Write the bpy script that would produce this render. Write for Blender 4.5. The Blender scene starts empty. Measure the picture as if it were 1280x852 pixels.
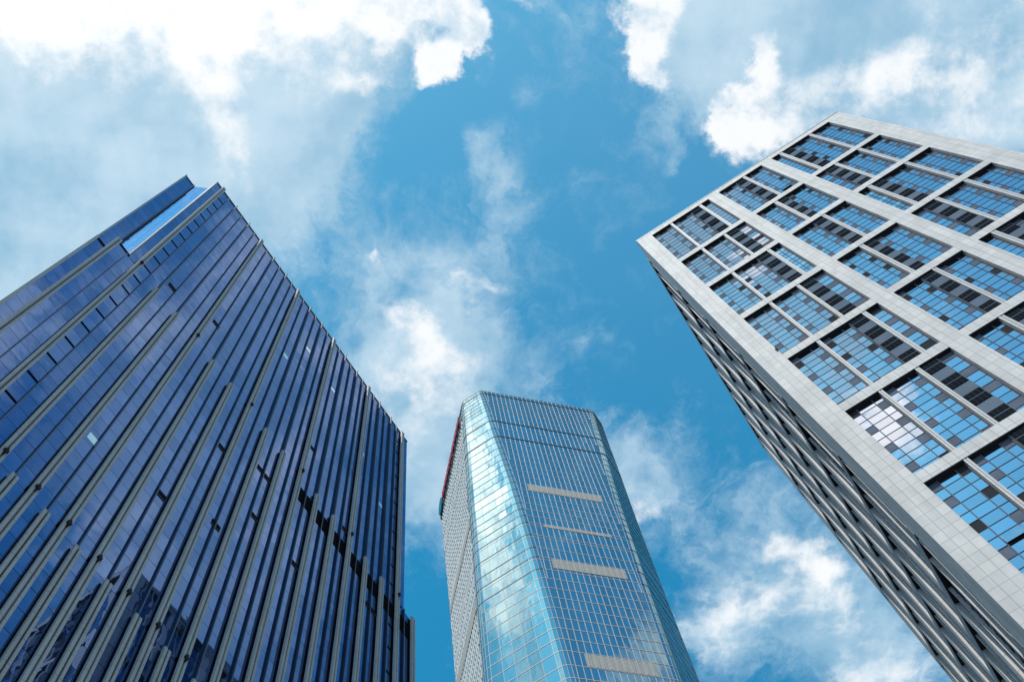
import bpy, math, random
from mathutils import Vector, Matrix
random.seed(7)
scene = bpy.context.scene
col = scene.collection

# ------------------------------------------------------------------ camera
EYE = 1.6
F_PX = 1358.0
cam_d = bpy.data.cameras.new('camera')
cam = bpy.data.objects.new('camera', cam_d)
col.objects.link(cam)
cam_d.sensor_fit = 'HORIZONTAL'
cam_d.sensor_width = 36.0
cam_d.lens = 36.0 * F_PX / 1280.0
cam_d.clip_start = 0.1
cam_d.clip_end = 6000.0
zx, zy = 518.97 - 640.0, 24.05 - 426.0           # where the zenith falls from the picture's centre
zc = Vector((zx, zy, F_PX)).normalized()          # up, in camera axes (x right, y down, z ahead)
xc = (Vector((1, 0, 0)) - zc[0] * zc).normalized()
yc = zc.cross(xc)
rot = Matrix(((xc[0], -xc[1], -xc[2]), (yc[0], -yc[1], -yc[2]), (zc[0], -zc[1], -zc[2])))
cam.matrix_world = Matrix.Translation((0, 0, EYE)) @ rot.to_4x4()
scene.camera = cam

# ------------------------------------------------------------------ exposure
scene.view_settings.view_transform = 'Standard'
scene.view_settings.look = 'None'
scene.view_settings.exposure = 0.0
scene.view_settings.gamma = 1.0
scene.view_settings.use_curve_mapping = False

# ------------------------------------------------------------------ sun
SUN = Vector((-0.31, -0.42, 1.0)).normalized()
sd = bpy.data.lights.new('sun', 'SUN')
sd.energy = 4.8
sd.angle = math.radians(0.5)
sd.color = (1.0, 0.955, 0.89)
so = bpy.data.objects.new('sun', sd)
col.objects.link(so)
so.rotation_euler = SUN.to_track_quat('Z', 'Y').to_euler()
so.location = (0, 0, 400)

# ------------------------------------------------------------------ sky with clouds
SKY_STRENGTH = 0.15
world = bpy.data.worlds.new('World')
scene.world = world
world.use_nodes = True
wt = world.node_tree
wt.nodes.clear()


class S:
    """a socket with arithmetic"""
    def __init__(s, sock): s.s = sock
    def __add__(a, b): return fm('ADD', a, b)
    def __radd__(a, b): return fm('ADD', a, b)
    def __sub__(a, b): return fm('SUBTRACT', a, b)
    def __rsub__(a, b): return fm('SUBTRACT', b, a)
    def __mul__(a, b): return fm('MULTIPLY', a, b)
    def __rmul__(a, b): return fm('MULTIPLY', a, b)
    def __truediv__(a, b): return fm('DIVIDE', a, b)


TREE = [wt]


def new(t): return TREE[0].nodes.new(t)


def plug(v, sock):
    if isinstance(v, S): TREE[0].links.new(v.s, sock)
    else: sock.default_value = v


def fm(op, a, b=0.0, c=None, clamp=False):
    n = new('ShaderNodeMath'); n.operation = op; n.use_clamp = clamp
    plug(a, n.inputs[0]); plug(b, n.inputs[1])
    if c is not None: plug(c, n.inputs[2])
    return S(n.outputs[0])


def vm(op, a, b=None, out=0):
    n = new('ShaderNodeVectorMath'); n.operation = op
    plug(a, n.inputs[0])
    if b is not None:
        if op == 'SCALE': plug(b, n.inputs['Scale'])
        else: plug(b, n.inputs[1])
    return S(n.outputs[out])


def noise(vec, scale, detail, rough=0.55, dist=0.0, out='Fac', lac=2.0):
    n = new('ShaderNodeTexNoise'); n.noise_dimensions = '3D'
    plug(vec, n.inputs['Vector']); n.inputs['Scale'].default_value = scale
    n.inputs['Detail'].default_value = detail; n.inputs['Roughness'].default_value = rough
    n.inputs['Lacunarity'].default_value = lac
    n.inputs['Distortion'].default_value = dist
    return S(n.outputs[out])


def smooth(x, a, b, lo=0.0, hi=1.0):
    n = new('ShaderNodeMapRange'); n.interpolation_type = 'SMOOTHSTEP'; n.clamp = True
    plug(x, n.inputs[0]); plug(a, n.inputs[1]); plug(b, n.inputs[2]); plug(lo, n.inputs[3]); plug(hi, n.inputs[4])
    return S(n.outputs[0])


def mixc(f, a, b, mode='MIX'):
    n = new('ShaderNodeMix'); n.data_type = 'RGBA'; n.blend_type = mode; n.clamp_factor = True
    plug(f, n.inputs[0])
    for v, i in ((a, 6), (b, 7)):
        if isinstance(v, S): TREE[0].links.new(v.s, n.inputs[i])
        else: n.inputs[i].default_value = (*v, 1.0) if len(v) == 3 else v
    return S(n.outputs[2])


def build_sky():
    tc = new('ShaderNodeTexCoord')
    d = S(tc.outputs['Generated'])
    sep = new('ShaderNodeSeparateXYZ'); plug(d, sep.inputs[0])
    x, y, z = (S(o) for o in sep.outputs)
    zz = fm('MAXIMUM', z, 0.06)
    px, py = x / zz, y / zz                      # where the direction meets the flat cloud layer
    cmb = new('ShaderNodeCombineXYZ'); plug(px, cmb.inputs[0]); plug(py, cmb.inputs[1])
    p = S(cmb.outputs[0])
    w1 = vm('SUBTRACT', noise(p, 6.0, 3.0, 0.6, out='Color'), (0.5, 0.5, 0.5))
    w2 = vm('SUBTRACT', noise(p, 20.0, 7.0, 0.64, out='Color'), (0.5, 0.5, 0.5))
    q = vm('ADD', p, vm('ADD', vm('SCALE', w1, 0.09), vm('SCALE', w2, 0.062)))

    def blob(cx, cy, ra, rb, ang, wgt, src=q):
        a = math.radians(ang)
        dv = vm('SUBTRACT', src, (cx, cy, 0.0))
        u = vm('DOT_PRODUCT', dv, (math.cos(a) / ra, math.sin(a) / ra, 0), out=1)
        v = vm('DOT_PRODUCT', dv, (-math.sin(a) / rb, math.cos(a) / rb, 0), out=1)
        r2 = fm('MULTIPLY_ADD', u, u, v * v)
        return fm('EXPONENT', r2 * -1.0) * wgt

    def total(lst, src=q):
        t = None
        for b in lst:
            g = blob(*b, src=src)
            t = g if t is None else t + g
        return t
    thick = total([
        # cx, cy, ra, rb, angle, weight        (sunlit cumulus, in cloud-layer coordinates)
        (-0.36, -0.095, 0.27, 0.095, 2, 1.5), (-0.17, -0.02, 0.10, 0.055, 0, 0.75), (-0.172, 0.055, 0.030, 0.085, -14, 0.70), (-0.08, -0.02, 0.09, 0.04, 0, 0.45),
        (0.0, -0.05, 0.085, 0.05, -10, 0.62), (0.040, 0.0, 0.022, 0.036, 20, 0.72), (0.008, 0.044, 0.024, 0.018, -30, 0.66), (-0.05, 0.055, 0.022, 0.016, 0, 0.55), (-0.022, 0.02, 0.02, 0.02, 0, 0.4),
        (0.210, 0.012, 0.024, 0.042, 8, 0.80), (0.222, 0.058, 0.016, 0.016, 0, 0.4), (0.225, -0.03, 0.03, 0.03, 0, 0.6), (0.283, 0.084, 0.020, 0.024, -30, 0.55), (0.318, 0.030, 0.014, 0.030, -10, 0.62), (0.30, 0.062, 0.022, 0.016, 0, 0.45),
        (0.305, 0.112, 0.034, 0.026, 20, 0.72), (0.345, 0.085, 0.035, 0.03, 0, 0.42),
        (0.42, 0.07, 0.06, 0.035, 5, 0.46), (0.50, 0.045, 0.10, 0.045, 0, 0.46), (0.56, 0.09, 0.08, 0.04, 0, 0.34), (0.27, -0.07, 0.05, 0.04, 0, 0.8),
        (-0.015, 0.278, 0.034, 0.018, 15, 0.72), (0.02, 0.30, 0.035, 0.03, 15, 0.52), (-0.012, 0.335, 0.05, 0.036, 15, 0.46), (0.05, 0.246, 0.028, 0.011, 8, 0.56), (-0.03, 0.385, 0.05, 0.045, 60, 0.36), (-0.044, 0.203, 0.012, 0.010, 0, 0.52), (-0.05, 0.217, 0.012, 0.010, 40, 0.3),
        (0.32, 0.605, 0.05, 0.055, 30, 0.50), (0.385, 0.54, 0.045, 0.025, 35, 0.50), (0.415, 0.595, 0.03, 0.05, -30, 0.5), (0.345, 0.525, 0.022, 0.02, 45, 0.36),
        (0.48, 0.69, 0.10, 0.05, 20, 0.42), (0.228, 0.50, 0.016, 0.035, 60, 0.46),
        # beyond the picture, seen in the glass
        (-0.43, -0.275, 0.075, 0.045, 30, 0.85), (-0.55, -0.36, 0.08, 0.06, 30, 0.55), (-0.17, -0.585, 0.065, 0.05, 30, 1.0), (-0.08, -0.385, 0.04, 0.03, 0, 0.95), (0.59, -0.06, 0.06, 0.06, 0, 0.8), (-0.62, -0.02, 0.20, 0.16, 30, 0.9),
        (0.36, -0.13, 0.06, 0.045, 20, 0.75), (0.40, -0.22, 0.06, 0.04, 20, 0.72), (0.34, 0.10, 0.03, 0.02, 0, 0.2),
        (0.60, -0.55, 0.2, 0.14, 20, 0.8), (-0.55, -0.65, 0.2, 0.16, 0, 0.8), (0.15, -0.95, 0.3, 0.14, 0, 0.8)])

    fbm = noise(p, 8.0, 10.0, 0.60) - 0.5
    fine = noise(q, 28.0, 7.0, 0.66) - 0.5
    bil = 0.11 - fm('ABSOLUTE', noise(p, 19.0, 6.0, 0.55) - 0.5)
    fb = fbm * 1.25 + bil * 1.3 + fine * 0.55
    dens = thick + fb
    far = smooth(vm('LENGTH', vm('SUBTRACT', p, (0.1, 0.3, 0)), out=1), 0.9, 1.6)
    dens = dens + far * (noise(p, 1.3, 3.0, 0.5) - 0.32) * 1.6
    crisp = total([(0.03, 0.02, 0.07, 0.06, 0, 1.0), (0.20, 0.03, 0.035, 0.07, 0, 1.0), (0.28, 0.09, 0.03, 0.05, 0, 0.9), (0.31, 0.04, 0.02, 0.03, 0, 0.7), (-0.04, 0.205, 0.03, 0.02, 0, 0.4)], src=p)
    cover = smooth(dens, 0.30, 0.98 - fm('MINIMUM', crisp, 1.0) * 0.42)
    # soft grey-blue bodies, veils and wisps
    body = total([(-0.30, 0.10, 0.23, 0.13, 0, 1.9), (-0.42, 0.22, 0.14, 0.09, 20, 0.9), (-0.145, 0.055, 0.080, 0.080, 10, 1.5), (-0.03, 0.125, 0.05, 0.045, 0, -0.6), (0.02, 0.08, 0.04, 0.04, 0, -0.4), (-0.10, 0.10, 0.05, 0.04, 0, 0.45), (-0.04, -0.01, 0.075, 0.05, 0, 1.1),
                  (-0.02, 0.36, 0.075, 0.11, 15, 0.95), (0.03, 0.30, 0.05, 0.06, 15, 0.6), (-0.01, 0.44, 0.07, 0.1, 0, 0.6),
                  (0.053, 0.110, 0.016, 0.035, -25, 0.34), (0.080, 0.145, 0.018, 0.035, -20, 0.36), (0.08, 0.185, 0.018, 0.035, 20, 0.34), (0.02, 0.215, 0.06, 0.03, 20, 0.36), (0.165, 0.41, 0.08, 0.05, 30, 0.55), (0.22, 0.47, 0.05, 0.07, 20, 0.5),
                  (0.39, 0.58, 0.11, 0.10, 30, 0.62), (0.48, 0.67, 0.12, 0.07, 20, 0.8), (0.36, 0.48, 0.04, 0.06, 0, 0.40), (0.31, 0.62, 0.05, 0.05, 0, 0.45),
                  (-0.05, 0.235, 0.014, 0.045, -10, 0.4), (0.255, 0.02, 0.05, 0.055, 0, 0.95), (0.36, 0.01, 0.07, 0.06, 0, 0.95), (0.46, 0.03, 0.14, 0.09, 0, 1.3), (0.58, 0.02, 0.12, 0.12, 0, 1.3), (0.30, -0.02, 0.08, 0.05, 0, 0.6),
                  (0.23, 0.095, 0.016, 0.03, 20, 0.35), (0.234, 0.12, 0.01, 0.01, 20, 0.35), (0.15, 0.30, 0.014, 0.012, 0, 0.28), (0.12, 0.09, 0.1, 0.2, 0, 0.1), (-0.06, -0.29, 0.14, 0.06, 0, 1.0), (-0.12, -0.46, 0.08, 0.13, 0, 0.75), (-0.33, -0.21, 0.1, 0.05, 20, 0.25),
                  (0.40, -0.12, 0.16, 0.16, 0, 0.6)])
    wisp = noise(vm('MULTIPLY', q, (1.0, 0.8, 1.0)), 12.0, 10.0, 0.68, 0.9)
    bf = body + (wisp - 0.5) * 1.55 + bil * 0.8
    bodyf = smooth(bf, 0.10, 1.0)
    # lit and dim parts of the clouds
    sunw = vm('ADD', p, (-0.010, -0.018, 0.0))
    relief = (fbm + bil * 0.5) - (noise(sunw, 8.0, 8.0, 0.60) - 0.5) - (0.11 - fm('ABSOLUTE', noise(sunw, 19.0, 5.0, 0.55) - 0.5)) * 0.5
    tone = smooth(noise(p, 6.0, 5.0, 0.52) + relief * 0.5, 0.30, 0.70)
    glow = blob(-0.33, -0.09, 0.24, 0.11, 0, 1.0, src=p)
    silver = fm('ADD', blob(-0.42, -0.26, 0.16, 0.11, 20, 1.0, src=p), blob(-0.14, -0.53, 0.12, 0.22, 0, 0.28, src=p), clamp=True)
    sky = new('ShaderNodeTexSky'); sky.sky_type = 'NISHITA'; sky.sun_disc = False
    sky.sun_elevation = math.asin(SUN.z)
    sky.sun_rotation = math.atan2(SUN.x, SUN.y)
    sky.altitude = 20; sky.air_density = 1.0; sky.dust_density = 0.6; sky.ozone_density = 2.0
    tint = mixc(smooth(py - px * 0.12, -0.05, 0.60), SKY_TINT, SKY_TINT2)
    tint = mixc(smooth(py, -0.08, -0.28), tint, SKY_TINT3)
    base = mixc(1.0, S(sky.outputs[0]), tint, 'MULTIPLY')
    grey = mixc(tone, (CLOUD * 0.33, CLOUD * 0.57, CLOUD * 0.76), (CLOUD * 0.64, CLOUD * 0.82, CLOUD * 0.95))
    grey = mixc(fm('MULTIPLY', glow, 0.8), grey, (CLOUD * 0.95, CLOUD * 1.0, CLOUD * 1.02))
    white = mixc(fm('MULTIPLY', smooth(relief, 0.03, -0.16), 0.9), (CLOUD * 1.0, CLOUD * 1.03, CLOUD * 1.06), (CLOUD * 0.58, CLOUD * 0.76, CLOUD * 0.90))
    white = mixc(glow, white, (CLOUD * 1.25, CLOUD * 1.25, CLOUD * 1.25))
    base = mixc(smooth(z, 0.60, 0.05, 0.0, 0.85), base, (CLOUD * 0.62, CLOUD * 0.66, CLOUD * 0.70))
    out = mixc(bodyf * 0.88, base, grey)
    white = mixc(silver, white, (CLOUD * 3.3, CLOUD * 3.0, CLOUD * 2.9))
    out = mixc(cover, out, white)
    bg = new('ShaderNodeBackground'); plug(out, bg.inputs[0]); bg.inputs[1].default_value = SKY_STRENGTH
    wo = new('ShaderNodeOutputWorld'); TREE[0].links.new(bg.outputs[0], wo.inputs[0])


SKY_TINT = (0.50, 1.34, 1.30)
SKY_TINT3 = (0.34, 1.03, 1.22)
SKY_TINT2 = (0.15, 1.19, 1.28)
CLOUD = 6.4
build_sky()
world.cycles.sampling_method = 'MANUAL'
world.cycles.sample_map_resolution = 512

# ------------------------------------------------------------------ materials


def mat(name, base, rough=0.6, metal=0.0, spec=0.15, build=None):
    m = bpy.data.materials.new(name); m.use_nodes = True
    t = m.node_tree; TREE[0] = t
    b = t.nodes['Principled BSDF']
    b.inputs['Base Color'].default_value = (*base, 1); b.inputs['Roughness'].default_value = rough
    b.inputs['Metallic'].default_value = metal; b.inputs['Specular IOR Level'].default_value = spec
    if build: build(b)
    return m


def pos(): return S(new('ShaderNodeNewGeometry').outputs['Position'])


def uvn():
    return S(new('ShaderNodeUVMap').outputs[0])


def bump(b, h, strength, dist):
    n = new('ShaderNodeBump'); n.inputs['Strength'].default_value = strength; n.inputs['Distance'].default_value = dist
    plug(h, n.inputs['Height']); TREE[0].links.new(n.outputs[0], b.inputs['Normal'])


def tiles(bw, bh, c1, c2, mortar, msize=0.012, dirt=0.25):
    def f(b):
        n = new('ShaderNodeTexBrick'); n.offset = 0.0; n.squash = 1.0
        plug(uvn(), n.inputs['Vector'])
        n.inputs['Color1'].default_value = (*c1, 1); n.inputs['Color2'].default_value = (*c2, 1); n.inputs['Mortar'].default_value = (*mortar, 1)
        n.inputs['Scale'].default_value = 1.0; n.inputs['Mortar Size'].default_value = msize; n.inputs['Mortar Smooth'].default_value = 0.1
        n.inputs['Bias'].default_value = 0.0; n.inputs['Brick Width'].default_value = bw; n.inputs['Row Height'].default_value = bh
        g = noise(pos(), 0.35, 5.0, 0.6)
        g2 = noise(vm('MULTIPLY', pos(), (1.6, 1.6, 0.12)), 1.0, 4.0, 0.6)
        f1 = smooth(g * 0.5 + g2 * 0.5, 0.3, 0.7, 1.0 - dirt, 1.06)
        c = vm('SCALE', S(n.outputs[0]), f1)
        plug(c, b.inputs['Base Color'])
        plug(noise(pos(), 3.0, 4.0) * 0.2 + 0.62, b.inputs['Roughness']); b.inputs['Specular IOR Level'].default_value = 0.25
    return f


def mottled(base, amt=0.2, scale=0.8, streak=False):
    def f(b):
        v = pos()
        if streak: v = vm('MULTIPLY', v, (1.0, 1.0, 0.1))
        g = smooth(noise(v, scale, 5.0, 0.6), 0.25, 0.75, 1.0 - amt, 1.0 + amt)
        plug(vm('SCALE', S(_rgb(base)), g), b.inputs['Base Color'])
    return f


def _rgb(c):
    n = new('ShaderNodeRGB'); n.outputs[0].default_value = (*c, 1); return n.outputs[0]


def glass(tint, wav, wscale, var=0.12, rough=0.02, cell=None, deep=(0.01, 0.02, 0.04), refl=0.85, wz=1.0):
    """reflective coated glazing: a mirror-like coat over a dark room"""
    def f(b):
        t = TREE[0]
        g = new('ShaderNodeBsdfGlossy'); g.inputs['Roughness'].default_value = rough
        geo = new('ShaderNodeNewGeometry')
        rnd = S(geo.outputs['Random Per Island'])
        tv = smooth(rnd, 0.0, 1.0, 1.0 - var, 1.0 + var * 0.5)
        plug(vm('SCALE', S(_rgb(tint)), tv), g.inputs['Color'])
        n = new('ShaderNodeBump'); n.inputs['Strength'].default_value = 1.0; n.inputs['Distance'].default_value = wav
        v = vm('MULTIPLY', S(geo.outputs['Position']), (1, 1, wz))
        off = new('ShaderNodeCombineXYZ'); plug(rnd * 40.0, off.inputs[0]); plug(rnd * 17.0, off.inputs[1])
        v = vm('ADD', v, S(off.outputs[0]))
        plug(noise(v, wscale, 2.0, 0.5), n.inputs['Height'])
        t.links.new(n.outputs[0], g.inputs['Normal'])
        b.inputs['Base Color'].default_value = (*deep, 1); b.inputs['Roughness'].default_value = 0.15
        mx = new('ShaderNodeMixShader'); mx.inputs[0].default_value = refl
        t.links.new(b.outputs[0], mx.inputs[1]); t.links.new(g.outputs[0], mx.inputs[2])
        o = [q for q in t.nodes if q.type == 'OUTPUT_MATERIAL'][0]
        t.links.new(mx.outputs[0], o.inputs[0])
    return f


M = {}
M['tile'] = mat('pale_stone_tile', (0.6, 0.6, 0.6), build=tiles(0.64, 1.02, (0.59, 0.59, 0.57), (0.51, 0.515, 0.505), (0.37, 0.37, 0.36), 0.026, 0.18))
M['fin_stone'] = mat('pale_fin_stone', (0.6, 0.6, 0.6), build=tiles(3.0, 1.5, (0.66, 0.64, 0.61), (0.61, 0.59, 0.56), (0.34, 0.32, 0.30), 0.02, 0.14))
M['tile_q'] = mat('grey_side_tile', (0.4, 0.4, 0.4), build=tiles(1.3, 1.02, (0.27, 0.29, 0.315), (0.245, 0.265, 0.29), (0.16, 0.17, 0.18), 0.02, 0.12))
M['alu_grey'] = mat('grey_aluminium', (0.33, 0.34, 0.35), 0.45, 0.2, build=mottled((0.36, 0.37, 0.38), 0.08, 0.5))
M['alu_pale'] = mat('pale_aluminium', (0.44, 0.445, 0.45), 0.5)
M['frame_dark'] = mat('dark_window_frame', (0.05, 0.048, 0.058), 0.9, 0.0, 0.0)
M['frame_grey'] = mat('grey_window_frame', (0.15, 0.155, 0.17), 0.9, 0.0, 0.0)
M['spandrel'] = mat('grey_spandrel', (0.15, 0.155, 0.165), 0.9, 0.0, 0.0, build=mottled((0.125, 0.15, 0.195), 0.16, 0.4))
M['spandrel_dark'] = mat('dark_spandrel', (0.04, 0.043, 0.05), 0.9, 0.0, 0.0)
M['louvre_dark'] = mat('dark_louvre', (0.008, 0.011, 0.016), 0.9, 0.0, 0.0)
M['louvre_slat'] = mat('louvre_slat', (0.045, 0.057, 0.073), 0.9, 0.0, 0.0)
M['panel_blue'] = mat('blue_grey_panel', (0.17, 0.2, 0.23), 0.9, 0.0, 0.0, build=mottled((0.13, 0.17, 0.215), 0.1, 0.5))
M['soffit_shade'] = mat('soffit_shade_panel', (0.04, 0.045, 0.055), 0.8, 0.0, 0.0)  # near-black colour stands in for the shade under the beams
M['glass_r'] = mat('blue_window_glass', (0.1, 0.1, 0.1), build=glass((0.66, 0.71, 0.79), 0.007, 0.5, 0.10, deep=(0.06, 0.07, 0.085), refl=0.82))
M['glass_pale'] = mat('pale_green_window_glass', (0.2, 0.3, 0.3), build=glass((0.75, 0.95, 0.98), 0.006, 0.5, 0.05, deep=(0.25, 0.4, 0.4), refl=0.7))
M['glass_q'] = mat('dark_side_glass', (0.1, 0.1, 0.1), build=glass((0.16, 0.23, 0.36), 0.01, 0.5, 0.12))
M['glass_l'] = mat('violet_blue_curtain_glass', (0.02, 0.03, 0.08), build=glass((0.178, 0.265, 0.48), 0.013, 0.33, 0.10, deep=(0.012, 0.02, 0.055)))
M['glass_lit'] = mat('bright_reflection_glass', (0.1, 0.1, 0.1), build=glass((0.36, 0.55, 0.85), 0.008, 0.4, 0.06))  # curtain glass again, with a brighter sky reflection put into the tint
M['blade_dark'] = mat('dark_anodised_blade', (0.035, 0.05, 0.075), 0.35, 0.4)
M['blade_tip'] = mat('grey_blade_tip', (0.16, 0.17, 0.19), 0.5)
M['cap'] = mat('grey_green_fin_cap', (0.34, 0.37, 0.35), 0.55, build=tiles(9.0, 2.0, (0.52, 0.53, 0.50), (0.49, 0.50, 0.47), (0.28, 0.28, 0.26), 0.02, 0.12))
M['black'] = mat('black_louvre', (0.004, 0.004, 0.005), 0.7, spec=0.05)
M['glass_m'] = mat('teal_mirror_glass', (0.05, 0.1, 0.14), build=glass((0.43, 0.60, 0.61), 0.035, 0.30, 0.12, deep=(0.01, 0.03, 0.045), wz=0.35))
M['mullion_m'] = mat('pale_mullion', (0.47, 0.45, 0.43), 0.5)
M['trim_m'] = mat('pale_floor_trim', (0.50, 0.46, 0.43), 0.5)
M['trim_dark'] = mat('dark_floor_recess', (0.06, 0.065, 0.075), 0.6)
M['louvre_pale'] = mat('pale_louvre_panel', (0.5, 0.5, 0.46), 0.6, build=tiles(1.29, 0.42, (0.47, 0.46, 0.41), (0.44, 0.435, 0.39), (0.27, 0.27, 0.25), 0.09, 0.08))
M['fin_white'] = mat('white_sunshade_fin', (0.66, 0.68, 0.69), 0.5)
M['wall_grey'] = mat('grey_back_wall', (0.3, 0.31, 0.32), 0.7, build=mottled((0.3, 0.31, 0.32), 0.1, 0.2))
M['roof'] = mat('grey_roof_deck', (0.25, 0.25, 0.25), 0.9)
M['sign_red'] = mat('red_sign_face', (0.34, 0.03, 0.05), 0.6)
M['sign_teal'] = mat('teal_sign_face', (0.02, 0.16, 0.24), 0.4)
M['sign_dark'] = mat('dark_sign_frame', (0.06, 0.08, 0.11), 0.5, 0.5)
M['paving'] = mat('plaza_paving', (0.3, 0.3, 0.29), 0.8, build=tiles(1.2, 1.2, (0.10, 0.105, 0.11), (0.085, 0.09, 0.095), (0.05, 0.05, 0.05), 0.02, 0.25))
M['asphalt'] = mat('asphalt', (0.05, 0.05, 0.052), 0.9, build=mottled((0.05, 0.05, 0.052), 0.2, 2.0))

# ------------------------------------------------------------------ mesh helpers


class Frame:
    """facade coordinates: u along the wall, e outwards, v above the eye; all times k"""
    def __init__(s, o, ang, k):
        a = math.radians(ang)
        s.U = Vector((math.cos(a), math.sin(a), 0)); s.N = Vector((math.sin(a), -math.cos(a), 0))
        s.O = Vector((o[0] * k, o[1] * k, EYE)); s.k = k
    def at(s, u, e, v):
        return s.O + s.U * (u * s.k) + s.N * (e * s.k) + Vector((0, 0, v * s.k))


class MB:
    def __init__(s, fr=None): s.v = []; s.f = []; s.uv = []; s.mi = []; s.mats = []; s.fr = fr
    def _m(s, m):
        if m not in s.mats: s.mats.append(m)
        return s.mats.index(m)
    def poly(s, pts, m, uv=None):
        i = len(s.v); s.v += [Vector(p) for p in pts]; s.f.append(tuple(range(i, i + len(pts))))
        s.uv.append(uv or [(0, 0)] * len(pts)); s.mi.append(s._m(m))
    def box(s, u0, u1, e0, e1, v0, v1, m, fr=None):
        fr = fr or s.fr; k = fr.k; i = len(s.v)
        c = [(u, e, v) for v in (v0, v1) for e in (e0, e1) for u in (u0, u1)]
        s.v += [fr.at(*q) for q in c]; mi = s._m(m)
        for idx, ax in (((0, 1, 5, 4), 'uv'), ((3, 2, 6, 7), 'uv'), ((2, 0, 4, 6), 'ev'), ((1, 3, 7, 5), 'ev'), ((4, 5, 7, 6), 'ue'), ((2, 3, 1, 0), 'ue')):
            s.f.append(tuple(i + j for j in idx)); s.mi.append(mi)
            s.uv.append([(k * c[j][0 if ax[0] == 'u' else 1], k * c[j][2 if ax[1] == 'v' else 1]) for j in idx])
    def pane(s, u0, u1, e, v0, v1, m, tilt=0.0, fr=None):
        fr = fr or s.fr
        a, b = random.gauss(0, tilt), random.gauss(0, tilt)
        q = [(u0, -a - b, v0), (u1, a - b, v0), (u1, a + b, v1), (u0, -a + b, v1)]
        s.poly([fr.at(u, e + d, v) for u, d, v in q], m, [(fr.k * u, fr.k * v) for u, d, v in q])
    def prism(s, plan, v0, v1, m, mtop=None, fr=None):
        """plan: list of (u, e) going round; walls and lids"""
        fr = fr or s.fr; n = len(plan); L = 0
        for j in range(n):
            (ua, ea), (ub, eb) = plan[j], plan[(j + 1) % n]; w = math.hypot(ub - ua, eb - ea)
            s.poly([fr.at(ua, ea, v0), fr.at(ub, eb, v0), fr.at(ub, eb, v1), fr.at(ua, ea, v1)], m,
                   [(fr.k * L, fr.k * v0), (fr.k * (L + w), fr.k * v0), (fr.k * (L + w), fr.k * v1), (fr.k * L, fr.k * v1)]); L += w
        s.poly([fr.at(u, e, v1) for u, e in plan], mtop or m); s.poly([fr.at(u, e, v0) for u, e in reversed(plan)], mtop or m)
    def build(s, name, parent=None, label=None):
        org = Vector((0, 0, 0)); p = parent
        while p is not None: org += p.location; p = p.parent
        me = bpy.data.meshes.new(name)
        me.from_pydata([v - org for v in s.v], [], s.f)
        for m in s.mats: me.materials.append(m)
        me.polygons.foreach_set('material_index', s.mi)
        l = me.uv_layers.new(name='UVMap'); l.data.foreach_set('uv', [c for f in s.uv for q in f for c in q])
        me.update()
        o = bpy.data.objects.new(name, me); col.objects.link(o); o.parent = parent
        if label: o['label'] = label
        return o


def thing(name, loc, label, cat, group=None):
    o = bpy.data.objects.new(name, None); col.objects.link(o); o.location = loc; o.empty_display_size = 2
    o['label'] = label; o['category'] = cat
    if group: o['group'] = group
    return o


def sub(mb, name, parent, label=None):
    return mb.build(name, parent, label) if mb.f else None

# ------------------------------------------------------------------ ground
g = MB()
gs = 1500.0
g.poly([(-gs, -gs, -0.004), (gs, -gs, -0.004), (gs, gs, -0.004), (-gs, gs, -0.004)], M['asphalt'], [(-gs, -gs), (gs, -gs), (gs, gs), (-gs, gs)])
o = g.build('ground'); o['kind'] = 'structure'
g = MB()
x0, x1, y0, y1 = -75.0, 110.0, -60.0, 105.0
g.poly([(x0, y0, 0.12), (x1, y0, 0.12), (x1, y1, 0.12), (x0, y1, 0.12)], M['paving'], [(x0, y0), (x1, y0), (x1, y1), (x0, y1)])
for a, b in (((x0, y0), (x1, y0)), ((x1, y0), (x1, y1)), ((x1, y1), (x0, y1)), ((x0, y1), (x0, y0))):
    g.poly([(*a, -0.01), (*b, -0.01), (*b, 0.12), (*a, 0.12)], M['alu_grey'])
o = g.build('pavement'); o['kind'] = 'structure'

# ------------------------------------------------------------------ left tower: blue curtain wall with paired fins
KL = 1.35
FL = Frame((-18.143, 14.158), math.degrees(math.atan2(0.84284, 0.53817)), KL)
V0 = -(EYE - 0.1) / KL
base = FL.at(14.5, -12, 0); base.z = 0
left = thing('office_tower', base, 'dark violet-blue glass tower striped with paired grey vertical fins', 'office tower', 'office towers round the plaza')
b = MB(FL)
D = -25.0
b.prism([(-1.1, D), (-1.1, -0.06), (31.33, -0.06), (31.33, D)][::-1], V0, 68.2, M['blade_dark'], M['roof'])
b.build('tower_core', left)
b = MB(FL)
b.prism([(-2.1, D), (-2.1, -0.06), (-1.102, -0.06), (-1.102, D)][::-1], V0, 65.6, M['blade_dark'], M['roof'])
b.build('corner_block', left)
b = MB(FL)
b.prism([(-2.0, D + 0.1), (-2.0, -2.0), (-0.89, -2.0), (-0.10, -1.03), (-0.02, -1.03), (-0.02, -0.06), (30.35, -0.06), (30.35, D + 0.1)][::-1], 68.21, 99.9, M['blade_dark'], M['roof'])
b.build('upper_core', left)

PITCH, UF, FLOOR = 1.902, 0.78, 2.72
TOP = 99.9
vlines = [V0 + (45.02 - V0) % (FLOOR / 2) + j * FLOOR / 2 for j in range(-1, 90)]


def glass_bay(u0, u1, e, v0, v1, cols, m, parent, tilt=0.0009, name='glass_bay'):
    mb = MB(FL); ls = [v0] + [v for v in vlines if v0 + 0.2 < v < v1 - 0.2] + [v1]
    for c in range(cols):
        ua = u0 + (u1 - u0) * c / cols; ub = u0 + (u1 - u0) * (c + 1) / cols
        for a, z in zip(ls, ls[1:]):
            mb.pane(ua + 0.012, ub - 0.012, e, a + 0.014, z - 0.014, m, tilt)
    return mb.build(name, parent)


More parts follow.
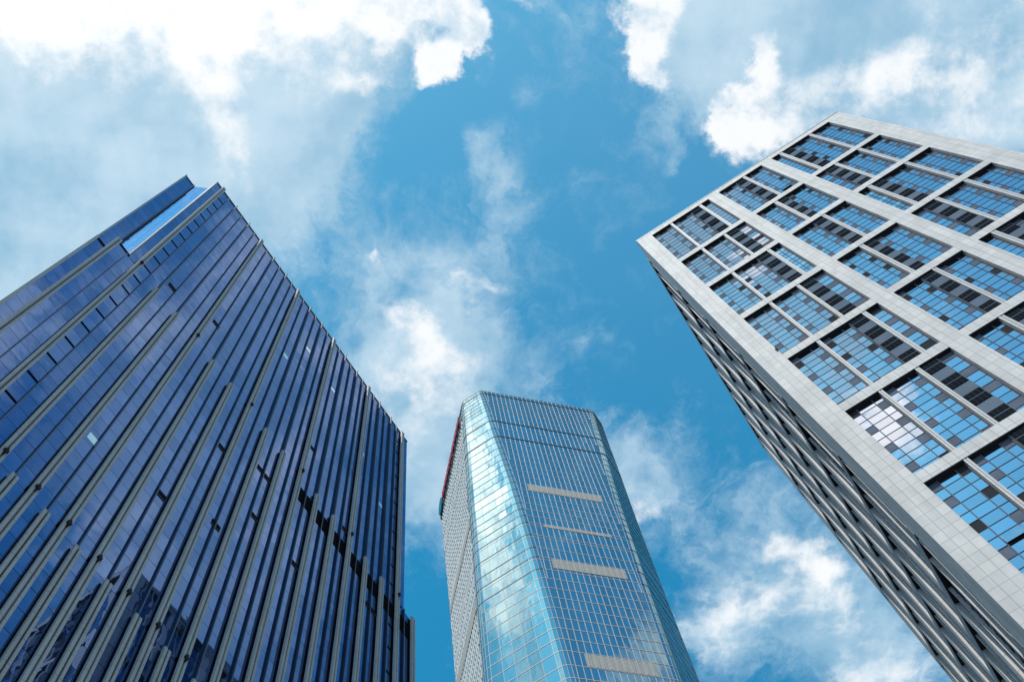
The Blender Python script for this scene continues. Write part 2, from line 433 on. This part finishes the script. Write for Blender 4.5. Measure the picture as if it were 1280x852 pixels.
bays = {}
for i in range(-1, 16):
    u0 = UF + PITCH * i; u1 = u0 + PITCH
    v1 = TOP if i >= 0 else 68.2
    bays[i] = glass_bay(max(u0, -1.1), u1, 0.0, V0, v1 if i < 15 else 68.0, 2, M['glass_l'], left)
    if i == -1:
        glass_bay(0.0, u1, 0.0, 68.25, TOP, 1, M['glass_l'], left)
    if i == 15:
        glass_bay(u0, 30.35, 0.0, 68.3, TOP, 1, M['glass_l'], left)
glass_bay(-2.1, -1.12, 0.0, V0, 65.6, 1, M['glass_l'], left)
# the recessed corner above the step
glass_bay(-2.0, -0.90, -1.94, 66.0, TOP, 1, M['glass_l'], left)


def slanted_bay():
    a, c = Vector((-0.90, -1.93, 0)), Vector((-0.06, -0.96, 0)); mb = MB(FL)
    for s in range(3):
        p, q = a.lerp(c, s / 3 + 0.006), a.lerp(c, (s + 1) / 3 - 0.006)
        for j in range(24):
            z0 = 68.3 + (TOP - 68.3) * j / 24 + 0.014; z1 = 68.3 + (TOP - 68.3) * (j + 1) / 24 - 0.014
            t = random.gauss(0, 0.0012)
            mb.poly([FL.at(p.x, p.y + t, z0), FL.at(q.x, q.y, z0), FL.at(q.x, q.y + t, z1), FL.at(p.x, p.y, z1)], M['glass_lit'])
    return mb.build('glass_bay', left, 'glass strip of the recessed corner, brighter sky reflection put into its tint')


slanted_bay()
b = MB(FL); b.box(-0.06, 0.02, -0.95, 0.10, 68.3, 100.05, M['blade_tip']); b.build('corner_post', left)
b = MB(FL); b.box(-2.09, -1.96, -2.0, -1.82, 65.7, 100.05, M['alu_grey']); b.build('corner_post', left)
b = MB(FL); b.box(-0.99, -0.89, -1.98, -1.80, 66.3, 100.05, M['blade_dark']); b.build('corner_post', left)
b = MB(FL); b.box(-2.12, -1.94, -0.04, 0.12, V0, 65.8, M['cap']); b.build('corner_post', left)
# dark shelves of the stepped corner
for q in ((-2.1, -1.12, -1.9, 0.02, 65.62, 66.0), (-1.1, -0.02, -1.0, 0.02, 68.21, 68.55), (-1.6, -0.9, -1.92, -0.4, 66.0, 66.25)):
    b = MB(FL); b.box(*q, M['black']); b.build('ledge', left)
# roof coping
b = MB(FL); b.box(0.03, 30.4, -0.3, 0.05, 99.92, 100.12, M['blade_tip']); b.build('coping', left)
b = MB(FL); b.box(-2.05, -0.95, -2.3, -1.9, 99.92, 100.12, M['blade_tip']); b.build('coping', left)


def fin_caps(u, v0, v1, bracket=None):
    mb = MB(FL)
    for a, z in ((-0.195, -0.052), (0.042, 0.168)):
        mb.box(u + a, u + z, 0.11, 0.29, v0, v1, M['cap'])
        # rounded end
        n = 6
        for j in range(n):
            t0, t1 = math.pi / 2 * j / n, math.pi / 2 * (j + 1) / n
            r = 0.18
            mb.box(u + a + 0.001, u + z - 0.001, 0.11, 0.11 + r * math.cos(t0) - 0.002, v1 + r * math.sin(t0) + 0.0005, v1 + r * math.sin(t1), M['cap'])
    f = mb.build('fin', left)
    for vb in bracket or []:
        k = MB(FL)
        k.box(u - 0.24, u + 0.21, 0.02, 0.115, vb - 0.14, vb + 0.10, M['black'])
        k.box(u - 0.05, u + 0.04, 0.225, 0.42, vb - 0.26, vb + 0.12, M['frame_dark'])
        k.box(u - 0.12, u + 0.11, 0.30, 0.40, vb - 0.10, vb + 0.02, M['louvre_slat'])
        k.build('bracket', f)
    return f


for i in range(-1, 17):
    u = UF + PITCH * i
    top = TOP + 0.25 if 0 <= i < 16 else 68.2
    mb = MB(FL); mb.box(u - 0.05, u + 0.04, 0.01, 0.215, V0, top, M['blade_dark']); mb.box(u - 0.05, u + 0.04, 0.217, 0.225, V0, top, M['blade_tip'])
    mb.build('mullion_blade', left)
    br = [41.3] if i < 8 else []
    if i % 3 == 0 and i >= 0:
        fin_caps(u, V0, 100.0 - 0.1, br + [68.55])
    elif i == -1: fin_caps(u, V0, 68.2, [41.3])
    else: fin_caps(u, V0, 67.95, br)
    if i < 16:
        um = u + PITCH / 2
        top = TOP + 0.1 if (i < 15 and um > 0) else 68.1
        mb = MB(FL); mb.box(um - 0.028, um + 0.028, 0.01, 0.15, V0, top, M['blade_dark']); mb.box(um - 0.028, um + 0.028, 0.152, 0.158, V0, top, M['blade_tip'])
        mb.build('thin_blade', left)
        fin_caps(um, V0, 40.65)
# dark floor slits of the two service strips
for uu, lo in ((UF + 0.10, 0), (UF + PITCH * 14.5 + 0.06, 0)):
    w = PITCH / 2 - 0.16
    for j in range(-3, 21):
        v = 45.02 + FLOOR * j - 0.06
        if v > 97 or 64 < v < 66.5 and uu > 10: continue
        mb = MB(FL); mb.box(uu, uu + w, -0.02, 0.03, v, v + 0.13, M['black']); mb.build('vent_slit', left)
# open vents
for u, v in ((11.4, 60.1), (14.5, 62.95), (15.2, 62.9), (15.15, 57.4), (19.0, 57.6), (22.75, 68.55), (26.1, 63.0), (26.75, 63.0), (6.9, 73.85), (2.95, 71.1), (18.1, 74.0), (9.3, 49.9), (12.9, 52.6)):
    mb = MB(FL); mb.box(u, u + 0.68, -0.02, 0.022, v, v + 0.46, M['black'])
    mb.box(u + 0.02, u + 0.66, 0.0, 0.06, v + 0.20, v + 0.25, M['louvre_slat']); mb.box(u, u + 0.68, 0.0, 0.05, v - 0.03, v - 0.001, M['blade_tip'])
    mb.build('vent_window', left)
for i in range(9, 17):
    for h in (0, 1):
        ua = UF + PITCH * (i + h / 2); ub = ua + PITCH / 2
        if ua > 31: continue
        mb = MB(FL); mb.box(ua + 0.04, min(ub, 31.3) - 0.04, -0.03, 0.025, 65.15, 67.0, M['black'])
        for s in range(7): mb.box(ua + 0.05, min(ub, 31.3) - 0.05, 0.026, 0.04, 65.25 + s * 0.25, 65.28 + s * 0.25, M['louvre_dark'])
        mb.build('louvre_panel', left)
# a few panes with blinds down
for u, v in ((UF + 2 * PITCH + 0.38, 48.0), (UF + 9.5 * PITCH + .06, 88.6), (UF + 12 * PITCH + .08, 84.0), (UF + 7.5 * PITCH + .08, 90.0), (UF + 6.5 * PITCH + .05, 83.0), (UF + 13.5 * PITCH + .05, 79.0)):
    mb = MB(FL); mb.box(u, u + 0.58, 0.003, 0.012, v, v + 0.62, M['glass_pale']); mb.build('pale_pane', left)

# ------------------------------------------------------------------ right tower: pale stone grid
KR = 1.35
FR = Frame((20.397, 20.149), math.degrees(math.atan2(-0.53929, 0.84212)), KR)
QA = math.degrees(math.atan2(0.84278, 0.53826))
FQ = Frame((20.397, 20.149), QA, KR)
FQ.N = Vector((-0.84278, 0.53826, 0))
WR, WQ = 22.02, 25.3
VR0 = -(EYE - 0.1) / KR
base = FR.at(11, -12.5, 0); base.z = 0
right = thing('office_tower', base, 'pale stone-tiled tower with a grid of recessed blue windows and grey louvres', 'office tower', 'office towers round the plaza')
LV = [98.85, 87.27] + [78.3 - 9.07 * j for j in range(9)]       # tops of the window rows
BT = 0.95
rows = []
for r, t in enumerate(LV):
    bot = LV[r + 1] + BT if r + 1 < len(LV) else VR0 + 0.3
    if bot < t: rows.append((bot, t))
b = MB(FR)
b.prism([(0.32, -0.62), (0.32, -WQ + 0.05), (WR - 0.05, -WQ + 0.05), (WR - 0.05, -0.62)], VR0, 99.5, M['wall_grey'], M['roof'])
b.build('tower_core', right)
for q in ((0.0, 1.42), (7.6, 8.7), (13.32, 14.4), (20.55, WR)):
    b = MB(FR); b.box(q[0], q[1], -0.6, 0.0, VR0, 98.85, M['tile']); b.build('stone_pier', right)
b = MB(FR); b.box(0.0, WR, -0.6, 0.0, 98.853, 100.0, M['tile']); b.build('parapet', right)
b = MB(FR); b.box(-0.03, WR + 0.03, -0.5, 0.03, 100.002, 100.1, M['alu_grey']); b.build('coping', right)
BAYS = {0: (1.42, 7.6), 1: (8.7, 13.32), 2: (14.4, 20.55)}


def window(u0, u1, v0, v1, rowi, wide, vtop, style):
    e = -0.25
    wmb, fmb = MB(FR), MB(FR)
    fh = (9.07 if rowi else 11.5) / 4; ph = fh / 3
    ls = []
    v = vtop
    while v > v0 + 0.15:
        ls.append(v); v -= ph
    ls.append(v0)
    w = u1 - u0
    cols = [u0, u0 + 0.27 * w, u1 - 0.27 * w, u1] if wide else [u0, u1]
    if not wide and style == 'split': cols = [u0, u0 + 0.5 * w, u1]
    for c, (ua, ub) in enumerate(zip(cols, cols[1:])):
        for j, (a, z) in enumerate(zip(ls[1:], ls)):
            grey = False
            if wide: grey = (c == 0 and (j + rowi) % 3 == 2) or (c == 2 and (j + rowi) % 3 == 0)
            elif style == 'grey': grey = j % 3 == 0
            if j == 0 and wide and c == 0: grey = True
            if grey:
                wmb.box(ua, ub, e - 0.06, e - 0.002, a, z, M['spandrel_dark'] if random.random() < 0.12 else M['spandrel'])
            elif not wide and style == 'split':
                if j % 3 == 1: wmb.pane(ua, ub, e, a, z, M['glass_pale'], 0.0012)
                elif c == 0: wmb.pane(u0, u1, e, a, z, M['glass_r'], 0.0012)
            elif random.random() < 0.006:
                d = 0.12
                wmb.poly([FR.at(ua, e + d, a), FR.at(ub, e + d, a), FR.at(ub, e, z), FR.at(ua, e, z)], M['glass_r'])
            else:
                wmb.pane(ua, ub, e, a, z, M['glass_r'], 0.0010)
    wd = wmb.build('window', right)
    for v in ls[:-1]: fmb.box(u0, u1, e - 0.06, e + 0.012, v - 0.022, v + 0.022, M['frame_dark'])
    for u in cols[1:-1]: fmb.box(u - 0.018, u + 0.018, e - 0.05, e + 0.03, v0, v1 - 0.03, M['frame_grey'])
    fmb.box(u0, u0 + 0.05, e - 0.05, e + 0.05, v0, v1, M['frame_grey']); fmb.box(u1 - 0.05, u1, e - 0.05, e + 0.05, v0, v1, M['frame_grey'])
    fmb.build('window_frame', wd)


def louvre(u0, u1, v0, v1):
    e = -0.12
    mb = MB(FR); mb.box(u0, u1, e - 0.3, e, v0, v1, M['panel_blue']); st = mb.build('louvre_strip', right)
    n = 4; fh = (v1 - v0) / (n - 0.42)
    for j in range(n):
        t = v1 - j * fh - 0.04; a = max(t - 0.56 * fh, v0 + 0.02)
        mb = MB(FR); mb.box(u0 + 0.03, u1 - 0.03, e + 0.003, e + 0.012, a, t, M['louvre_dark'])
        ns = 12
        for s in range(1, ns):
            v = a + (t - a) * s / ns
            mb.box(u0 + 0.03, u1 - 0.03, e + 0.0125, e + 0.032, v - 0.012, v + 0.012, M['louvre_slat'])
        mid = (a + t) / 2
        mb.box(u0 + 0.03, u1 - 0.03, e + 0.013, e + 0.045, mid - 0.022, mid + 0.022, M['panel_blue'])
        for s in (1, 2, 3):
            u = u0 + (u1 - u0) * s / 4; mb.box(u - 0.008, u + 0.008, e + 0.013, e + 0.036, a, t, M['louvre_slat'])
        mb.build('vent_grille', st)


def pilaster(u0, u1, v0, v1):
    mb = MB(FR); w = u1 - u0
    mb.box(u0, u0 + w * 0.42, -0.42, -0.02, v0, v1 - 0.052, M['tile']); mb.box(u0 + w * 0.55, u1, -0.42, -0.03, v0, v1 - 0.052, M['alu_pale'])
    mb.box(u0 + w * 0.42, u0 + w * 0.55, -0.42, -0.10, v0, v1 - 0.052, M['alu_grey'])
    mb.build('pilaster', right)


for r, (bot, top) in enumerate(rows):
    for bi, (ua, ub) in BAYS.items():
        if r + 1 < len(LV):
            mb = MB(FR); mb.box(ua, ub, -0.6, -0.005, LV[r + 1], bot, M['tile']); mb.build('beam', right)
        mb = MB(FR); mb.box(ua + 0.002, ub - 0.002, -0.6, -0.02, top - 0.05, top - 0.002, M['soffit_shade']); mb.build('soffit_shade', right)  # thin dark sheet added for the shade at the window head
    ev = r % 2 == 0
    z = 0.0
    segs = []
    segs.append(('w', 1.42, 3.38)); segs.append(('p', 3.38, 3.60))
    if ev: segs += [('w', 3.60, 5.55), ('l', 5.55, 6.50), ('p', 6.50, 6.76), ('n', 6.76, 7.6, 'split' if r % 4 == 2 else 'grey' if r else 'plain')]
    else: segs += [('w', 3.60, 5.54), ('p', 5.54, 5.76), ('l', 5.76, 6.74), ('n', 6.74, 7.6, 'grey')]
    if ev: segs += [('w', 8.7, 10.45), ('l', 10.45, 11.28), ('p', 11.28, 11.54), ('w', 11.54, 13.32)]
    else: segs += [('w', 8.7, 10.42), ('p', 10.42, 10.72), ('l', 10.72, 11.48), ('w', 11.48, 13.32)]
    if ev: segs += [('n', 14.4, 15.22, 'split' if r % 4 == 2 else 'plain'), ('p', 15.22, 15.52), ('l', 15.52, 16.45)]
    else: segs += [('n', 14.4, 15.25, 'grey'), ('l', 15.25, 16.18), ('p', 16.18, 16.46)]
    segs += [('w', 16.46, 18.38), ('p', 18.38, 18.66), ('w', 18.66, 20.55)]
    for sg in segs:
        if sg[0] == 'w': window(sg[1], sg[2], bot, top, r, True, top, None)
        elif sg[0] == 'n': window(sg[1], sg[2], bot, top, r, False, top, sg[3])
        elif sg[0] == 'l': louvre(sg[1], sg[2], bot, top)
        else: pilaster(sg[1], sg[2], bot, top)
b = MB(FR); b.box(1.36, 1.44, -0.02, 0.10, 61.85, 62.12, M['black']); b.box(1.30, 1.40, 0.04, 0.12, 61.95, 62.0, M['frame_dark']); b.build('small_fixture', right, 'tiny dark fixture on the edge of the corner pier')  # small dark fixture, kind not known

# side facade with deep beams and fins
b = MB(FQ); b.box(0.605, 1.98, -0.3, -0.002, VR0, 100.0, M['tile'], FQ)
b.build('stone_pier', right)
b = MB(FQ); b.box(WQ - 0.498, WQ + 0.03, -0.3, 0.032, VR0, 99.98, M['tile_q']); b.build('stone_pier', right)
for r, t in enumerate(LV):
    lo = t; hi = t + 0.9
    if r == 0: hi = 99.98
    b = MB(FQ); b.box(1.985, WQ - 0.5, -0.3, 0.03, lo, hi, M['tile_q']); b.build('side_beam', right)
    b = MB(FQ); b.box(1.99, WQ - 0.5, -0.235, 0.0, lo - 0.045, lo - 0.002, M['soffit_shade']); b.build('soffit_shade', right)  # dark sheet added for the shade below this side beam
for r, (bot, top) in enumerate(rows):
    off = [(-0.2), -0.25, -0.15, 0.0, -0.1, -0.55, 0.0, -0.4, 0.1, -0.3, 0.0][r % 11]
    us = [(2.30, 0.10), (3.45, 0.13)] + [(6.25 + 2.93 * j + off, 0.62) for j in range(7)]
    for (u, w) in us:
        if u + w > WQ - 0.52: w = WQ - 0.52 - u
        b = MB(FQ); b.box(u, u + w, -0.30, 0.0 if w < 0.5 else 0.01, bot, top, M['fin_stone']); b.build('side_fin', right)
    b = MB(FQ)
    n = 12
    for j in range(n):
        v = bot + (top - bot) * j / n; v2 = bot + (top - bot) * (j + 1) / n
        for s in range(16):
            u = 2.0 + (WQ - 2.0) * s / 16
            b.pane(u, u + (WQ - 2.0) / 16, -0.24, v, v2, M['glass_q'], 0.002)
    gl = b.build('side_window', right)
    b = MB(FQ)
    for j in range(1, n):
        v = bot + (top - bot) * j / n
        b.box(2.0, WQ, -0.26, -0.225 + (0.03 if j % 3 == 0 else 0), v - 0.03, v + 0.03, M['alu_pale' if j % 3 == 0 else 'frame_dark'])
    b.build('window_frame', gl)
    b = MB(FQ)
    for j, (u, w) in enumerate(us[2:]):
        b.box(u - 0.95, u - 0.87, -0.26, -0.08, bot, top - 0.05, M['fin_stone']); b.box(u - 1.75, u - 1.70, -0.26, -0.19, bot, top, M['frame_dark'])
    b.build('side_blades', gl)  # thin upright blades and mullions between the fins

# ------------------------------------------------------------------ middle tower: teal glass with tapering chamfered corners
KM = 3.0
CM = (9.48, 42.89)
S_ = 7.15
AM = 12.07
HT = [(100.2, 5.35), (95, 4.95), (90, 4.70), (84, 4.30), (79, 4.0), (71, 3.66), (66, 3.45), (53, 3.05), (40, 2.8), (-2, 2.3)]


def hflat(v):
    for (va, ha), (vb, hb) in zip(HT, HT[1:]):
        if v >= vb:
            t = (v - vb) / (va - vb); t = min(t, 1.0)
            return hb + (ha - hb) * t
    return HT[-1][1]


def face_frame(q):
    a = math.radians(AM + 90 * q)
    f = Frame((0, 0), AM + 90 * q, KM)
    c = Vector((CM[0], CM[1], 0)) + f.N * S_
    f.O = Vector((c.x * KM, c.y * KM, EYE))
    return f


FM = [face_frame(q) for q in range(4)]     # 0 front, 1 right, 2 back, 3 left
VM0 = -(EYE - 0.1) / KM
floors = [100.2, 99.5, 98.8, 98.0, 97.2, 96.4, 95.65, 94.9, 93.5, 92.2, 90.4, 88.5, 87.2, 85.9, 84.65, 83.45, 82.35, 81.25, 80.1, 78.9, 77.6, 76.35, 75.15, 74.05, 72.95,
          71.8, 69.9, 67.95, 66.6, 64.9, 63.65, 62.4, 61.2, 59.95, 58.72, 57.55, 56.35, 55.1, 53.65, 52.4]
while floors[-1] - 1.22 > VM0 + 0.5: floors.append(floors[-1] - 1.22)
floors.append(VM0)
base = Vector((CM[0] * KM, CM[1] * KM, 0))
mid = thing('office_tower', base, 'tall teal mirrored glass tower with chamfered corners and pale mullion grid', 'office tower', 'office towers round the plaza')
MP = 0.432


def corner_pts(h, out=0.0):
    """from the end of face q's flat part round the corner to the start of face q+1's flat part, in face-q (u, e)"""
    S2 = S_ + out
    leg = S_ - h
    r = min(0.8, 0.36 * leg)
    def chain(start, angs):
        q = [Vector(start)]; w = sum(math.cos(math.radians(a)) for a in angs)
        for a in angs:
            a = math.radians(a); q.append(q[-1] + Vector((math.cos(a), -math.sin(a))) * (r / 3))
        return q
    one = chain((h, 0), (9, 22, 40))
    two = [Vector((S_ + p.y, -S_ + p.x)) for p in one][::-1]
    n = 5
    pts = one + [one[-1].lerp(two[0], j / n) for j in range(1, n)] + two
    return pts


def ring(h, nm):
    """outline of one level: list of (face, u, e, kind)"""
    out = []
    for q in range(4):
        us = [-h] + [MP * (j + 0.5) for j in range(-nm, nm)] + []
        for u in us: out.append((q, u, 0.0, 'f'))
        for j, p in enumerate(corner_pts(h)): out.append((q, p.x, p.y, 'c'))
    return out


BANDS = {78.9: (-3.1, 2.95, 78.85, 77.66), 71.8: (-2.6, 2.55, 71.88, 71.38), 66.6: (-2.65, 2.55, 66.52, 65.2), 55.1: (-2.1, 2.25, 55.03, 53.7)}
core = MB(FM[0])


def ring_world(h, v, nm, out=0.0):
    pts = []
    for (q, u, e, kd) in ring(h, nm):
        p = FM[q].at(u, e, v)
        if out:
            c = Vector((base.x, base.y, p.z)); 
            # push outwards along the local normal, near enough to the radial split by face
            d = (p - c); nrm = FM[q].N if kd == 'f' else None
            if nrm is None:
                f = min(1.0, max(0.0, -e / (S_ - h))); nrm = (FM[q].N * (1 - f) + FM[(q + 1) % 4].N * f).normalized()
            p = p + nrm * (out * KM)
        pts.append(p)
    return pts


prev = None
for fi, (vt, vb) in enumerate(zip(floors, floors[1:])):
    ht, hb = hflat(vt), hflat(vb)
    nm = int((min(ht, hb) - 0.10) / MP + 0.5)
    rt, rb = ring(ht, nm), ring(hb, nm)
    wt_, wb_ = ring_world(ht, vt, nm), ring_world(hb, vb, nm)
    ot, ob = ring_world(ht, vt, nm, 0.014), ring_world(hb, vb, nm, 0.014)
    outw = (ring_world(ht, vt, nm, 0.018), ring_world(ht, vt, nm, 0.03))
    n = len(rt)
    wm, mm = MB(), MB()
    tall = (vt - vb) > 1.6 and vt < 75
    for j in range(n):
        k = (j + 1) % n
        jit = random.gauss(0, 0.004 * KM)
        nrm = (wb_[k] - wb_[j]).cross(wt_[j] - wb_[j]).normalized()
        t = [random.gauss(0, 0.0022) for _ in range(3)]
        quad = [wb_[j] + nrm * t[0], wb_[k] + nrm * t[1], wt_[k] + nrm * t[2], wt_[j] + nrm * (t[0] + t[2] - t[1])]
        face_q = rt[j][0]
        wm.poly(quad, M['glass_m'])
        # mullion on the edge j
        kd = rt[j][3]
        if kd == 'c' and rt[j - 1][3] == 'c' and rt[k][3] == 'c' and False: continue
        tang = (wb_[k] - wb_[j]).normalized() * (0.021 if kd == 'f' else 0.011) * KM
        a, c_, d, e = wb_[j], ob[j], ot[j], wt_[j]
        for sgn in (-1, 1):
            pts = [a + tang * sgn, c_ + tang * sgn, d + tang * sgn, e + tang * sgn]
            mm.poly(pts if sgn < 0 else pts[::-1], M['mullion_m'])
        mm.poly([c_ - tang, c_ + tang, d + tang, d - tang], M['mullion_m'])
    w = wm.build('window_band', mid)
    # floor trim at the top of this storey
    dark = abs(vt - 92.2) < 0.05 or abs(vt - 88.5) < 0.05 or fi == 1
    hh, po = (0.028, 0.018)
    if dark: hh, po = (0.10, 0.03)
    elif vt > 76: hh = 0.022
    for j in range(n):
        k = (j + 1) % n
        cor = rt[j][3] == 'c' and rt[k][3] == 'c'
        h2 = hh * (1.5 if cor and not dark and vt > 64 else 1.0)
        dz = Vector((0, 0, h2 * KM))
        m_ = M['trim_dark'] if dark or (cor and vt > 64) else M['trim_m']
        p0, p1 = wt_[j], wt_[k]
        o0, o1 = outw[0][j], outw[0][k]
        if dark: o0, o1 = outw[1][j], outw[1][k]
        mm.poly([o0 - dz, o1 - dz, o1 + dz, o0 + dz], m_)
        mm.poly([p0 - dz, p1 - dz, o1 - dz, o0 - dz], m_)
        mm.poly([o0 + dz, o1 + dz, p1 + dz, p0 + dz], m_)
    if tall or vt in (66.6,):
        oo = ring_world(ht, vt - 0.38, nm, 0.0145); o2 = ring_world(ht, vt - 0.34, nm, 0.0145)
        for j in range(n):
            k = (j + 1) % n; mm.poly([oo[j], oo[k], o2[k], o2[j]], M['mullion_m'])
    mm.build('mullion_grid', w)
    for key, (ua, ub, va, vz) in BANDS.items():
        if abs(key - vt) < 0.01:
            for q in range(4):
                mb = MB(FM[q]); mb.box(ua, ub, 0.004, 0.02, vz, va, M['louvre_pale'])
                j = math.floor(ua / MP)
                while MP * (j + 0.5) < ub:
                    u = MP * (j + 0.5)
                    if u > ua: mb.box(u - 0.021, u + 0.021, 0.021, 0.05, vz, va, M['mullion_m'])
                    j += 1
                mb.build('louvre_band', mid)
roofp = ring_world(hflat(100.2), 99.6, int((hflat(100.2) - 0.1) / MP + 0.5))
rm = MB(); rm.poly(roofp, M['roof']); rm.build('roof', mid)
# staggered upright sunshade fins on the two side faces
for q in (1, 3):
    for fi, (vt, vb) in enumerate(zip(floors[4:], floors[5:])):
        if vb < 40: break
        h = min(hflat(vt), hflat(vb)) - 0.05
        mb = MB(FM[q]); st = 0.36; j = 0
        u = -h + (0.18 if fi % 2 else 0.0)
        solid = abs(vt - 77.6) < 0.05 or abs(vt - 66.6) < 0.05
        while u < h:
            mb.box(u, u + 0.06, 0.012, 0.06, vb + 0.04, vt - 0.04, M['fin_white']); u += st
        if solid: mb.box(-h, h, 0.012, 0.07, vb + 0.06, vt - 0.06, M['louvre_pale'])
        mb.build('sunshade_fins', mid)

# sign on the far side of the roof line, seen edge on
FS = FM[3]
sb = FS.at(0.0, 0.3, 98.4)
sign = thing('roof_sign', sb, 'red and teal lettered sign seen edge on along the roof of the teal glass tower', 'sign')
# face 3 runs from the back to the front: u = +h is beside the chamfer we see
b = MB(FS)
for u in [-5.2 + 0.8 * j for j in range(13)]:
    b.box(u, u + 0.06, 0.02, 0.12, 96.3, 99.4, M['sign_dark'])
for v in (96.3, 97.3, 98.3, 99.3): b.box(-5.2, 4.5, 0.08, 0.13, v, v + 0.09, M['sign_dark'])
b.build('sign_frame', sign)
lu = [4.3, 3.1, 1.9, 0.7, -0.5, -1.7, -2.9]
for j, u in enumerate(lu):
    b = MB(FS); b.box(u - 0.92, u, 0.135, 0.19, 98.0, 99.4, M['sign_red']); b.box(u - 0.95, u - 0.75, 0.19, 0.21, 98.0, 99.4, M['sign_red']); b.build('sign_letter', sign)
b = MB(FS)
n = 14
ring_ = [(-4.6 + 0.75 * math.cos(2 * math.pi * j / n), 98.0 + 1.4 * math.sin(2 * math.pi * j / n)) for j in range(n)]
for j in range(n):
    (ua, va), (ub, vb_) = ring_[j], ring_[(j + 1) % n]
    b.poly([FS.at(ua, 0.135, va), FS.at(ub, 0.135, vb_), FS.at(ub, 0.25, vb_), FS.at(ua, 0.25, va)], M['sign_teal'])
b.poly([FS.at(u, 0.25, v) for u, v in ring_], M['sign_teal'])
b.build('sign_emblem', sign)

scene.cycles.use_denoising = True
scene.cycles.max_bounces = 6
scene.cycles.glossy_bounces = 4
scene.cycles.diffuse_bounces = 3
scene.cycles.sample_clamp_indirect = 6.0
